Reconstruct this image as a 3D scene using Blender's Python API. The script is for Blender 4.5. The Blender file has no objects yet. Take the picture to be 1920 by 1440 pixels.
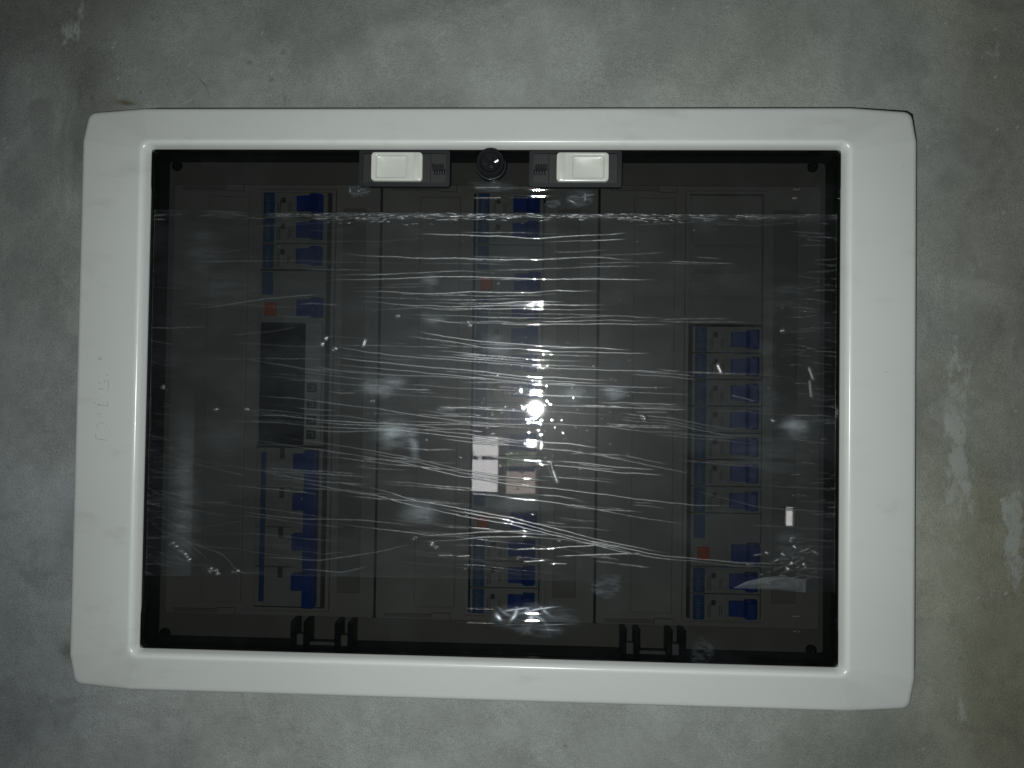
import bpy, bmesh, math, random
import numpy as np
from mathutils import Matrix, Vector

random.seed(7)
rng = np.random.default_rng(11)
scene = bpy.context.scene
COL = scene.collection

# ------------------------------------------------------------------ camera, light, world, exposure
# world: x right, y into the wall (wall face at y = 0), z up, metres
CAM = np.array([0.03541, -0.49692, 0.00153])
FPX = 1442.0
AX, AY, AZ = -0.02061, 0.04039, 0.01433
def rot3():
    cx, sx, cy, sy, cz, sz = math.cos(AX), math.sin(AX), math.cos(AY), math.sin(AY), math.cos(AZ), math.sin(AZ)
    X = np.array([[1, 0, 0], [0, cx, -sx], [0, sx, cx]])
    Y = np.array([[cy, 0, sy], [0, 1, 0], [-sy, 0, cy]])
    Z = np.array([[cz, -sz, 0], [sz, cz, 0], [0, 0, 1]])
    return Z @ X @ Y
ROT = rot3()
def to_world(v):
    w = ROT.T @ np.asarray(v, float)
    return np.array([w[0], w[2], -w[1]])
cam_data = bpy.data.cameras.new('camera')
cam = bpy.data.objects.new('camera', cam_data); COL.objects.link(cam)
cam_data.sensor_width = 36.0
cam_data.lens = 36.0 * FPX / 1920.0
cam_data.clip_start = 0.01; cam_data.clip_end = 50
r_, d_, f_ = to_world((1, 0, 0)), to_world((0, 1, 0)), to_world((0, 0, 1))
mw = Matrix.Identity(4)
for i in range(3):
    mw[i][0], mw[i][1], mw[i][2], mw[i][3] = r_[i], -d_[i], -f_[i], CAM[i]
cam.matrix_world = mw
scene.camera = cam

world = bpy.data.worlds.new('World'); scene.world = world; world.use_nodes = True
bg = world.node_tree.nodes['Background']
bg.inputs['Color'].default_value = (0.75, 0.9, 1.0, 1); bg.inputs['Strength'].default_value = 0.022

flash = bpy.data.lights.new('phone_flash', 'AREA'); flash.shape = 'DISK'; flash.size = 0.016
flash.energy = 1.78; flash.color = (0.955, 1.0, 0.985); flash.spread = math.radians(168)
fo = bpy.data.objects.new('phone_flash', flash); COL.objects.link(fo)
fo.location = (CAM[0] - 0.009, CAM[1] - 0.002, CAM[2] - 0.0104)
fo.rotation_euler = (math.radians(90), 0, 0)          # shines along +y, straight at the wall

vs = scene.view_settings
vs.view_transform = 'Standard'; vs.look = 'None'; vs.exposure = 0; vs.gamma = 1; vs.use_curve_mapping = False
scene.render.engine = 'CYCLES'
scene.cycles.use_denoising = True
scene.cycles.caustics_reflective = False; scene.cycles.caustics_refractive = False
scene.cycles.max_bounces = 10; scene.cycles.transparent_max_bounces = 24
scene.cycles.glossy_bounces = 4

def at(px, py, y):
    """photo pixel -> (x, z) on the plane at depth y"""
    d = to_world(((px - 960) / FPX, (py - 720) / FPX, 1.0))
    p = CAM + d * ((y - CAM[1]) / d[1])
    return float(p[0]), float(p[2])

# ------------------------------------------------------------------ helpers
def tag(o, label=None, cat=None, group=None, kind=None):
    if label: o['label'] = label
    if cat: o['category'] = cat
    if group: o['group'] = group
    if kind: o['kind'] = kind
    return o
def empty(name, loc=(0, 0, 0)):
    o = bpy.data.objects.new(name, None); COL.objects.link(o); o.location = loc; o.empty_display_size = 0.01
    return o
def obj(name, me, mat=None, parent=None, loc=None):
    o = bpy.data.objects.new(name, me); COL.objects.link(o)
    if mat is not None and not me.materials: me.materials.append(mat)
    if parent is not None: o.parent = parent
    if loc is not None: o.location = loc
    return o
def bm_mesh(bm, name='mesh', smooth=False):
    bmesh.ops.recalc_face_normals(bm, faces=bm.faces)
    if smooth:
        for f in bm.faces: f.smooth = True
    me = bpy.data.meshes.new(name); bm.to_mesh(me); bm.free()
    return me
def box_bm(bm, x0, x1, y0, y1, z0, z1, bev=0.0, seg=2):
    r = bmesh.ops.create_cube(bm, size=1)
    vsx = r['verts']
    for v in vsx:
        v.co = Vector(((x0 + x1) / 2 + v.co.x * (x1 - x0), (y0 + y1) / 2 + v.co.y * (y1 - y0), (z0 + z1) / 2 + v.co.z * (z1 - z0)))
    if bev > 0:
        es = list({e for v in vsx for e in v.link_edges})
        bmesh.ops.bevel(bm, geom=es, offset=bev, segments=seg, profile=0.5, affect='EDGES')
def box(*a, bev=0.0, seg=2, name='box'):
    bm = bmesh.new(); box_bm(bm, *a, bev=bev, seg=seg)
    return bm_mesh(bm, name)
def prism(poly, z0, z1, bev=0.0, name='prism'):
    """polygon in x-y, extruded along z"""
    bm = bmesh.new()
    lo = [bm.verts.new((x, y, z0)) for x, y in poly]; hi = [bm.verts.new((x, y, z1)) for x, y in poly]
    bm.faces.new(lo); bm.faces.new(hi[::-1])
    n = len(poly)
    for i in range(n): bm.faces.new((lo[i], lo[(i + 1) % n], hi[(i + 1) % n], hi[i]))
    bmesh.ops.recalc_face_normals(bm, faces=bm.faces)
    if bev > 0: bmesh.ops.bevel(bm, geom=list(bm.edges), offset=bev, segments=2, profile=0.5, affect='EDGES')
    return bm_mesh(bm, name)
def rrect(cx, cz, hx, hz, r, n=6):
    pts = []
    for sx, sz, a0 in ((1, 1, 0), (-1, 1, 90), (-1, -1, 180), (1, -1, 270)):
        for k in range(n + 1):
            a = math.radians(a0 + 90 * k / n)
            pts.append((cx + sx * (hx - r) + r * math.cos(a), cz + sz * (hz - r) + r * math.sin(a)))
    return pts
def rings_mesh(rings, cap_first=False, cap_last=False, smooth=True, sharp=None, name='rings'):
    """rings: list of lists of (x, y, z), same count, bridged in order"""
    bm = bmesh.new(); V = [[bm.verts.new(p) for p in r] for r in rings]; n = len(V[0])
    for a, b in zip(V[:-1], V[1:]):
        for i in range(n): bm.faces.new((a[i], a[(i + 1) % n], b[(i + 1) % n], b[i]))
    if cap_first: bm.faces.new(V[0][::-1])
    if cap_last: bm.faces.new(V[-1])
    me = bm_mesh(bm, name, smooth)
    if sharp is not None: me.set_sharp_from_angle(angle=math.radians(sharp))
    return me
def ring_plate(x0, x1, z0, z1, hx0, hx1, hz0, hz1, y0, y1, r=0.002, name='plate'):
    """flat plate with a rectangular hole, front at y0, back at y1"""
    o = rrect((x0 + x1) / 2, (z0 + z1) / 2, (x1 - x0) / 2, (z1 - z0) / 2, r, 3)
    h = rrect((hx0 + hx1) / 2, (hz0 + hz1) / 2, (hx1 - hx0) / 2, (hz1 - hz0) / 2, r * .5, 3)
    e = 0.0005
    def sh(p, c, k): return [(c[0] + (x - c[0]) * (1 + k), c[1] + (z - c[1]) * (1 + k)) for x, z in p]
    R = [[(x, y1, z) for x, z in o], [(x, y0 + e, z) for x, z in o], [(x, y0, z) for x, z in sh(o, ((x0 + x1) / 2, (z0 + z1) / 2), -.004)],
         [(x, y0, z) for x, z in h], [(x, y1, z) for x, z in h]]
    bm = bmesh.new(); V = [[bm.verts.new(p) for p in q] for q in R]; n = len(V[0])
    for a, b in zip(V, V[1:] + V[:1]):
        for i in range(n): bm.faces.new((a[i], a[(i + 1) % n], b[(i + 1) % n], b[i]))
    return bm_mesh(bm, name)
def tube(pts, rad, n=6, name='tube'):
    bm = bmesh.new(); rows = []
    P = [Vector(p) for p in pts]
    for i, p in enumerate(P):
        t = (P[min(i + 1, len(P) - 1)] - P[max(i - 1, 0)]).normalized()
        u = t.cross(Vector((0, 1, 0.01))).normalized(); w = t.cross(u)
        rows.append([bm.verts.new(p + rad * (math.cos(a) * u + math.sin(a) * w)) for a in [2 * math.pi * k / n for k in range(n)]])
    for a, b in zip(rows[:-1], rows[1:]):
        for i in range(n): bm.faces.new((a[i], a[(i + 1) % n], b[(i + 1) % n], b[i]))
    bm.faces.new(rows[0]); bm.faces.new(rows[-1])
    return bm_mesh(bm, name, True)
def lathe(profile, cx, cz, n=40, name='lathe', sharp=30):
    """profile: (radius, y) from the base to the tip"""
    R = [[(cx + max(r, 1e-5) * math.cos(2 * math.pi * k / n), y, cz + max(r, 1e-5) * math.sin(2 * math.pi * k / n)) for k in range(n)] for r, y in profile]
    return rings_mesh(R, True, True, True, sharp, name)
def grid_mesh(name, X, Y, Z, attrs=None, colors=None, smooth=True, keep=None):
    """X, Y, Z: 2-D arrays of vertex coordinates"""
    nz, nx = X.shape
    co = np.stack([X, Y, Z], -1).reshape(-1, 3).astype(np.float32)
    i = np.arange(nz * nx).reshape(nz, nx)
    q = np.stack([i[:-1, :-1], i[:-1, 1:], i[1:, 1:], i[1:, :-1]], -1)
    q = q[keep] if keep is not None else q.reshape(-1, 4)
    q = np.ascontiguousarray(q.reshape(-1, 4)).astype(np.int32)
    me = bpy.data.meshes.new(name)
    me.vertices.add(len(co)); me.vertices.foreach_set('co', co.ravel())
    me.loops.add(q.size); me.loops.foreach_set('vertex_index', q.ravel())
    me.polygons.add(len(q)); me.polygons.foreach_set('loop_start', np.arange(0, q.size, 4, dtype=np.int32))
    me.polygons.foreach_set('use_smooth', np.ones(len(q), bool) if smooth else np.zeros(len(q), bool))
    me.update(calc_edges=True)
    for k, a in (attrs or {}).items():
        me.attributes.new(k, 'FLOAT', 'POINT').data.foreach_set('value', a.astype(np.float32).ravel())
    for k, a in (colors or {}).items():
        c4 = np.concatenate([a.reshape(-1, 3), np.ones((len(co), 1))], 1).astype(np.float32)
        me.attributes.new(k, 'FLOAT_COLOR', 'POINT').data.foreach_set('color', c4.ravel())
    return me
def vnoise(U, V, seed):
    """smooth value noise, U and V in cells"""
    r = np.random.default_rng(seed); T = r.random((256, 256))
    iu, iv = np.floor(U).astype(int), np.floor(V).astype(int); fu, fv = U - iu, V - iv
    fu, fv = fu * fu * (3 - 2 * fu), fv * fv * (3 - 2 * fv)
    g = lambda a, b: T[a % 256, b % 256]
    return (g(iu, iv) * (1 - fu) + g(iu + 1, iv) * fu) * (1 - fv) + (g(iu, iv + 1) * (1 - fu) + g(iu + 1, iv + 1) * fu) * fv
def fbm(U, V, seed, octv=5, gain=0.5):
    s = 0; a = 1; t = 0
    for k in range(octv):
        s = s + a * vnoise(U * 2 ** k + 17.3 * k, V * 2 ** k + 5.1 * k, seed + k); t += a; a *= gain
    return s / t
def sstep(a, b, x):
    t = np.clip((x - a) / (b - a), 0, 1); return t * t * (3 - 2 * t)

# ------------------------------------------------------------------ materials
def mat(name):
    m = bpy.data.materials.new(name); m.use_nodes = True
    nt = m.node_tree
    return m, nt, nt.nodes['Principled BSDF'], nt.nodes['Material Output']
def node(nt, kind, **kw):
    n = nt.nodes.new(kind)
    for k, v in kw.items(): setattr(n, k, v)
    return n
def plastic(name, col, rough=0.35, var=0.06, scale=60, bump=0.02, bscale=900, spec=0.5):
    m, nt, p, out = mat(name)
    tc = node(nt, 'ShaderNodeTexCoord')
    nz = node(nt, 'ShaderNodeTexNoise'); nz.inputs['Scale'].default_value = scale; nz.inputs['Detail'].default_value = 4
    nt.links.new(tc.outputs['Object'], nz.inputs['Vector'])
    mp = node(nt, 'ShaderNodeMapRange'); mp.inputs['To Min'].default_value = 1 - var; mp.inputs['To Max'].default_value = 1 + var
    nt.links.new(nz.outputs['Fac'], mp.inputs['Value'])
    mx = node(nt, 'ShaderNodeVectorMath', operation='SCALE'); mx.inputs[0].default_value = col
    nt.links.new(mp.outputs['Result'], mx.inputs['Scale'])
    nt.links.new(mx.outputs['Vector'], p.inputs['Base Color'])
    p.inputs['Roughness'].default_value = rough; p.inputs['Specular IOR Level'].default_value = spec
    if bump > 0:
        n2 = node(nt, 'ShaderNodeTexNoise'); n2.inputs['Scale'].default_value = bscale
        nt.links.new(tc.outputs['Object'], n2.inputs['Vector'])
        b = node(nt, 'ShaderNodeBump'); b.inputs['Strength'].default_value = bump; b.inputs['Distance'].default_value = 0.0005
        nt.links.new(n2.outputs['Fac'], b.inputs['Height']); nt.links.new(b.outputs['Normal'], p.inputs['Normal'])
    return m
M = {}
M['frame'] = plastic('white_frame_plastic', (0.69, 0.712, 0.685), 0.20, 0.07, 9, 0.03, 1500)
M['latch'] = plastic('white_latch_plastic', (0.60, 0.61, 0.555), 0.4, 0.03, 80, 0.02)
M['strip'] = plastic('pale_grey_strip', (0.46, 0.46, 0.44), 0.5, 0.08, 80, 0.02)
M['print'] = plastic('pale_print', (0.20, 0.26, 0.34), 0.6, 0.2, 300, 0)
M['seat'] = plastic('dark_grey_latch_plastic', (0.019, 0.0185, 0.018), 0.5, 0.08, 120, 0.05)
M['housing'] = plastic('grey_housing_plastic', (0.30, 0.29, 0.27), 0.5, 0.08, 120, 0.05)
M['black'] = plastic('black_plastic', (0.012, 0.014, 0.016), 0.4, 0.1, 100, 0.05)
M['knob'] = plastic('black_glossy_plastic', (0.014, 0.015, 0.016), 0.12, 0.1, 100, 0.0)
M['plate'] = plastic('beige_cover_plastic', (0.375, 0.365, 0.335), 0.55, 0.16, 14, 0.05)
M['tray'] = plastic('grey_tray_plastic', (0.27, 0.262, 0.235), 0.55, 0.10, 18, 0.05)
M['breaker'] = plastic('breaker_grey_plastic', (0.345, 0.345, 0.32), 0.5, 0.14, 60, 0.05)
M['blue'] = plastic('blue_toggle_plastic', (0.010, 0.058, 0.33), 0.4, 0.1, 90, 0.05)
M['label'] = plastic('blue_label_print', (0.024, 0.095, 0.24), 0.5, 0.5, 420, 0.0)
M['red'] = plastic('red_button_plastic', (0.62, 0.11, 0.02), 0.4, 0.08, 90, 0.0)
M['mark'] = plastic('dark_mark', (0.07, 0.07, 0.065), 0.5, 0.1, 100, 0.0)
M['green'] = plastic('dark_green_button', (0.03, 0.09, 0.05), 0.4, 0.1, 100, 0.0)
M['steel'] = plastic('spring_steel', (0.35, 0.35, 0.34), 0.3, 0.1, 100, 0.0); M['steel'].node_tree.nodes['Principled BSDF'].inputs['Metallic'].default_value = 1
M['pencil'] = plastic('pencil_line', (0.36, 0.37, 0.37), 0.7, 0.3, 900, 0.0)

def grime(m, amount):
    nt = m.node_tree; p = nt.nodes['Principled BSDF']; src = p.inputs['Base Color'].links[0].from_socket
    tc = node(nt, 'ShaderNodeTexCoord'); mp = node(nt, 'ShaderNodeMapping'); mp.inputs['Scale'].default_value = (1, 1, 2.2); mp.inputs['Rotation'].default_value = (0, .5, 0); nt.links.new(tc.outputs['Object'], mp.inputs['Vector'])
    n = node(nt, 'ShaderNodeTexNoise'); n.inputs['Scale'].default_value = 30; n.inputs['Detail'].default_value = 9; n.inputs['Roughness'].default_value = .68; nt.links.new(mp.outputs[0], n.inputs['Vector'])
    r = node(nt, 'ShaderNodeMapRange'); r.inputs['From Min'].default_value = .55; r.inputs['From Max'].default_value = .78; r.inputs['To Max'].default_value = amount; nt.links.new(n.outputs['Fac'], r.inputs['Value'])
    mx = node(nt, 'ShaderNodeMix', data_type='RGBA'); mx.inputs[7].default_value = (.34, .33, .28, 1); nt.links.new(r.outputs[0], mx.inputs[0]); nt.links.new(src, mx.inputs[6]); nt.links.new(mx.outputs[2], p.inputs['Base Color'])
    r2 = node(nt, 'ShaderNodeMapRange'); r2.inputs['From Min'].default_value = .35; r2.inputs['From Max'].default_value = .75; r2.inputs['To Min'].default_value = .18; r2.inputs['To Max'].default_value = .34; nt.links.new(n.outputs['Fac'], r2.inputs['Value']); nt.links.new(r2.outputs[0], p.inputs['Roughness'])
grime(M['frame'], .30); grime(M['latch'], .30)
def schlick(nt, f0):
    lw = node(nt, 'ShaderNodeLayerWeight'); lw.inputs['Blend'].default_value = 0.5
    pw = node(nt, 'ShaderNodeMath', operation='POWER'); pw.inputs[1].default_value = 5
    nt.links.new(lw.outputs['Facing'], pw.inputs[0])
    ml = node(nt, 'ShaderNodeMath', operation='MULTIPLY_ADD'); ml.inputs[1].default_value = 1 - f0; ml.inputs[2].default_value = f0
    nt.links.new(pw.outputs[0], ml.inputs[0])
    return ml.outputs[0]
def pane_material():
    m, nt, p, out = mat('smoked_door_plastic'); nt.nodes.remove(p)
    tr = node(nt, 'ShaderNodeBsdfTransparent'); tr.inputs['Color'].default_value = (0.535, 0.54, 0.54, 1)
    gl = node(nt, 'ShaderNodeBsdfGlossy'); gl.inputs['Roughness'].default_value = 0.02
    mx = node(nt, 'ShaderNodeMixShader'); nt.links.new(schlick(nt, 0.035), mx.inputs[0])
    nt.links.new(tr.outputs[0], mx.inputs[1]); nt.links.new(gl.outputs[0], mx.inputs[2])
    df = node(nt, 'ShaderNodeBsdfDiffuse'); df.inputs['Color'].default_value = (0.7, 0.75, 0.8, 1)
    tc = node(nt, 'ShaderNodeTexCoord')
    nz = node(nt, 'ShaderNodeTexNoise'); nz.inputs['Scale'].default_value = 28; nz.inputs['Detail'].default_value = 6; nz.inputs['Roughness'].default_value = 0.65
    nt.links.new(tc.outputs['Object'], nz.inputs['Vector'])
    mp = node(nt, 'ShaderNodeMapRange'); mp.inputs['From Min'].default_value = 0.5; mp.inputs['From Max'].default_value = 0.8
    mp.inputs['To Min'].default_value = 0.0008; mp.inputs['To Max'].default_value = 0.009
    nt.links.new(nz.outputs['Fac'], mp.inputs['Value'])
    m2 = node(nt, 'ShaderNodeMixShader'); nt.links.new(mp.outputs['Result'], m2.inputs[0])
    nt.links.new(mx.outputs[0], m2.inputs[1]); nt.links.new(df.outputs[0], m2.inputs[2])
    nt.links.new(m2.outputs[0], out.inputs['Surface'])
    return m
M['pane'] = pane_material()
def film_material(name='clear_wrap_film', fold=1.0):
    m, nt, p, out = mat(name); nt.nodes.remove(p)
    tr = node(nt, 'ShaderNodeBsdfTransparent'); tr.inputs['Color'].default_value = (0.97, 0.975, 0.975, 1)
    gl = node(nt, 'ShaderNodeBsdfGlossy'); gl.inputs['Roughness'].default_value = 0.018
    m1 = node(nt, 'ShaderNodeMixShader'); nt.links.new(schlick(nt, 0.06), m1.inputs[0])
    nt.links.new(tr.outputs[0], m1.inputs[1]); nt.links.new(gl.outputs[0], m1.inputs[2])
    g0 = node(nt, 'ShaderNodeBsdfGlossy'); g0.inputs['Roughness'].default_value = 0.32
    m0 = node(nt, 'ShaderNodeMixShader'); m0.inputs[0].default_value = 0.0055
    nt.links.new(m1.outputs[0], m0.inputs[1]); nt.links.new(g0.outputs[0], m0.inputs[2]); m1 = m0
    # creases: layers of film pressed together, whiter and rougher
    ca = node(nt, 'ShaderNodeAttribute', attribute_name='crease')
    g2 = node(nt, 'ShaderNodeBsdfGlossy'); g2.inputs['Roughness'].default_value = 0.42
    k2 = node(nt, 'ShaderNodeMath', operation='MULTIPLY', use_clamp=True); k2.inputs[1].default_value = 0.21 * fold
    nt.links.new(ca.outputs['Fac'], k2.inputs[0])
    m2 = node(nt, 'ShaderNodeMixShader'); nt.links.new(k2.outputs[0], m2.inputs[0])
    nt.links.new(m1.outputs[0], m2.inputs[1]); nt.links.new(g2.outputs[0], m2.inputs[2])
    # dust, smears and a painted reflection streak
    ha = node(nt, 'ShaderNodeAttribute', attribute_name='haze')
    df = node(nt, 'ShaderNodeBsdfDiffuse'); df.inputs['Color'].default_value = (0.72, 0.80, 0.86, 1)
    m3 = node(nt, 'ShaderNodeMixShader'); nt.links.new(ha.outputs['Fac'], m3.inputs[0])
    nt.links.new(m2.outputs[0], m3.inputs[1]); nt.links.new(df.outputs[0], m3.inputs[2])
    nt.links.new(m3.outputs[0], out.inputs['Surface'])
    return m
M['film'] = film_material()

def wall_material():
    m, nt, p, out = mat('stained_cement_plaster')
    a = node(nt, 'ShaderNodeAttribute', attribute_name='tone')
    tc = node(nt, 'ShaderNodeTexCoord')
    n1 = node(nt, 'ShaderNodeTexNoise'); n1.inputs['Scale'].default_value = 190; n1.inputs['Detail'].default_value = 8; n1.inputs['Roughness'].default_value = 0.7
    n2 = node(nt, 'ShaderNodeTexNoise'); n2.inputs['Scale'].default_value = 1300; n2.inputs['Detail'].default_value = 3
    for n in (n1, n2): nt.links.new(tc.outputs['Object'], n.inputs['Vector'])
    r1 = node(nt, 'ShaderNodeMapRange'); r1.inputs['From Min'].default_value = .25; r1.inputs['From Max'].default_value = .75; r1.inputs['To Min'].default_value = .88; r1.inputs['To Max'].default_value = 1.12
    r2 = node(nt, 'ShaderNodeMapRange'); r2.inputs['From Min'].default_value = .25; r2.inputs['From Max'].default_value = .75; r2.inputs['To Min'].default_value = .76; r2.inputs['To Max'].default_value = 1.24
    nt.links.new(n1.outputs['Fac'], r1.inputs['Value']); nt.links.new(n2.outputs['Fac'], r2.inputs['Value'])
    ml = node(nt, 'ShaderNodeMath', operation='MULTIPLY'); nt.links.new(r1.outputs[0], ml.inputs[0]); nt.links.new(r2.outputs[0], ml.inputs[1])
    sc = node(nt, 'ShaderNodeVectorMath', operation='SCALE'); nt.links.new(a.outputs['Color'], sc.inputs[0]); nt.links.new(ml.outputs[0], sc.inputs['Scale'])
    # flakes of old whitish plaster, ragged at the edge
    sa = node(nt, 'ShaderNodeAttribute', attribute_name='scrape')
    mpg = node(nt, 'ShaderNodeMapping'); mpg.inputs['Scale'].default_value = (1.5, 1, .8); nt.links.new(tc.outputs['Object'], mpg.inputs['Vector'])
    n3 = node(nt, 'ShaderNodeTexNoise'); n3.inputs['Scale'].default_value = 75; n3.inputs['Detail'].default_value = 10; n3.inputs['Roughness'].default_value = .72; nt.links.new(mpg.outputs[0], n3.inputs['Vector'])
    m3 = node(nt, 'ShaderNodeMath', operation='MULTIPLY_ADD'); m3.inputs[1].default_value = .36; nt.links.new(sa.outputs['Fac'], m3.inputs[0]); nt.links.new(n3.outputs['Fac'], m3.inputs[2])
    r3 = node(nt, 'ShaderNodeMapRange'); r3.inputs['From Min'].default_value = .69; r3.inputs['From Max'].default_value = .80; r3.inputs['To Max'].default_value = .62; nt.links.new(m3.outputs[0], r3.inputs['Value'])
    n4 = node(nt, 'ShaderNodeTexVoronoi'); n4.inputs['Scale'].default_value = 150; nt.links.new(tc.outputs['Object'], n4.inputs['Vector'])
    r4 = node(nt, 'ShaderNodeMapRange'); r4.inputs['From Min'].default_value = .04; r4.inputs['From Max'].default_value = .10; r4.inputs['To Min'].default_value = .72; nt.links.new(n4.outputs['Distance'], r4.inputs['Value'])
    sc4 = node(nt, 'ShaderNodeVectorMath', operation='SCALE'); nt.links.new(sc.outputs['Vector'], sc4.inputs[0]); nt.links.new(r4.outputs[0], sc4.inputs['Scale'])
    cm = node(nt, 'ShaderNodeMix', data_type='RGBA'); cm.inputs[7].default_value = (.37, .39, .37, 1)
    nt.links.new(r3.outputs[0], cm.inputs[0]); nt.links.new(sc4.outputs['Vector'], cm.inputs[6])
    nt.links.new(cm.outputs[2], p.inputs['Base Color'])
    p.inputs['Roughness'].default_value = 0.58; p.inputs['Specular IOR Level'].default_value = 0.3
    b = node(nt, 'ShaderNodeBump'); b.inputs['Strength'].default_value = 0.6; b.inputs['Distance'].default_value = 0.0009
    nt.links.new(ml.outputs[0], b.inputs['Height']); nt.links.new(b.outputs['Normal'], p.inputs['Normal'])
    return m
M['wall'] = wall_material()

# ------------------------------------------------------------------ wall
def build_wall():
    step = 0.0014
    xs = np.arange(-0.48, 0.5201, step); zs = np.arange(-0.40, 0.4001, step)
    X, Z = np.meshgrid(xs, zs)
    # broad cloudy tone of trowelled cement
    big = fbm(X * 5 + 3, Z * 5 + 9, 21, 5, .55)
    mid = fbm(X * 16 + 1, Z * 16 + 4, 31, 5, .55)
    warp = (fbm(X * 9, Z * 9, 41, 4) - .5) * .12
    fine = fbm(X * 60, Z * 34, 51, 4, .6)
    scr0 = fbm(X * 38, Z * 38, 54, 5, .65)
    v = 0.335 * (0.62 + 0.5 * big + 0.30 * (mid - .5))
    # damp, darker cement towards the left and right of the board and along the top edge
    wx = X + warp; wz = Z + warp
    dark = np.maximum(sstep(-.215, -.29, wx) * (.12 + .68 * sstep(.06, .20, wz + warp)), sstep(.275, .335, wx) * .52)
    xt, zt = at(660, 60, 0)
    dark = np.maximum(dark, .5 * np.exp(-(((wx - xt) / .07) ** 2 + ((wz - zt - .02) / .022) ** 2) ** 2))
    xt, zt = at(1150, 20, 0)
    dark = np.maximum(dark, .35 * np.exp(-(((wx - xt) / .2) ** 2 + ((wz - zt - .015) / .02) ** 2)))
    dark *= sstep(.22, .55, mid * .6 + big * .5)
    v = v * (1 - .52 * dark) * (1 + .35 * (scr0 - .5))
    # trowel passes: smears with crisp edges, drawn out sideways
    q1 = fbm(X * 6 + warp * 22 + 2, Z * 12 + warp * 30, 101, 5, .55); q2 = fbm(X * 11 + warp * 26, Z * 7 + warp * 20 + 6, 111, 5, .55)
    v = v * (1 - .09 * sstep(.46, .54, q1) + .05 * sstep(.57, .64, q1)) * (1 - .14 * sstep(.52, .60, q2) * sstep(.12, .30, np.abs(X - .02)))
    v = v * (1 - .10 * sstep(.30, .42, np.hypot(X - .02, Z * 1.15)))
    base = np.stack([v * 1.0, v * 1.05, v * .995], -1)
    # olive-brown damp patches
    br = sstep(.52, .70, fbm(X * 7 + 8, Z * 7 + 2, 61, 5)) * (.35 + .65 * sstep(.15, .33, np.abs(X - .02)))
    base *= 1 - br[..., None] * np.array([.05, .07, .20]) * (.25 + .75 * sstep(.05, .2, X))[..., None]
    base *= 1 + (sstep(-.15, -.3, X) * sstep(.12, 0, Z))[..., None] * np.array([-.03, -.01, .05])
    base *= 1 + sstep(.24, .33, wx)[..., None] * np.array([.06, .03, -.06])
    # scraped whitish streaks of old plaster
    wh = np.zeros_like(X)
    for px, py, rx, ry, s in ((1800, 850, 34, 230, .9), (1785, 680, 16, 60, .8), (1830, 470, 30, 120, .35), (1905, 1000, 26, 120, 1.0), (1870, 90, 50, 40, .55),
                              (1880, 205, 60, 18, .5), (1810, 1330, 26, 50, .6), (130, 70, 45, 60, .7), (150, 25, 20, 40, .6), (45, 190, 16, 70, .5), (830, 20, 50, 16, .5),
                              (1530, 70, 40, 10, .5), (110, 420, 60, 70, .35), (1890, 560, 40, 200, .3), (60, 1290, 40, 70, .3), (40, 1395, 30, 40, .45), (440, 10, 9, 18, .4), (1060, 20, 120, 14, .3)):
        x, z = at(px, py, 0); k = 0.00034
        d = ((X - x + warp * .12) / (rx * k)) ** 2 + ((Z - z + warp * .2) / (ry * k)) ** 2
        wh = np.maximum(wh, s * np.exp(-d * 1.1))
    scr = fbm(X * 140, Z * 95, 52, 4, .62); scr2 = fbm(X * 45 + 5, Z * 22, 53, 4, .6)
    wh2 = np.clip(wh * 1.2, 0, 1) * sstep(.46, .56, scr * .45 + scr2 * .45 + wh * .16)
    # rust smear above the upper left corner of the board and a few pits
    x, z = at(236, 192, 0)
    rs = np.exp(-(((X - x) / .0055) ** 2 + ((Z - z + (X - x) * .12) / .0011) ** 2)) * .85 + .25 * np.exp(-(((X - x + .005) / .012) ** 2 + ((Z - z) / .003) ** 2))
    base = base * (1 - rs[..., None]) + np.array([.09, .055, .02]) * rs[..., None]
    for px, py, s in ((466, 116, .0012), (285, 32, .001), (530, 98, .0013), (262, 172, .001), (508, 148, .0014), (1250, 330, .001), (125, 1222, .006), (1060, 1400, .001)):
        x, z = at(px, py, 0); g = np.exp(-((X - x) ** 2 + (Z - z) ** 2) / s ** 2)[..., None] * .6
        base = base * (1 - g) + np.array([.07, .06, .045]) * g
    sp = rng.random(X.shape) > .9993
    base = np.where(sp[..., None], np.maximum(base, .36), base)
    Y = -(fbm(X * 11, Z * 11, 71, 4) - .5) * .0030 - (fine - .5) * .0006 - wh2 * .0004 + .0012
    xc = .5 * (X[:-1, :-1] + X[1:, 1:]); zc = .5 * (Z[:-1, :-1] + Z[1:, 1:])
    keep = ~((np.abs(xc) < .246) & (np.abs(zc) < .168))
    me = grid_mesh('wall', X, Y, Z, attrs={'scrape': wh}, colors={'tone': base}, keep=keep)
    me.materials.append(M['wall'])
    w = obj('wall', me)
    tag(w, kind='structure', label='stained grey cement wall around the board')
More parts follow.
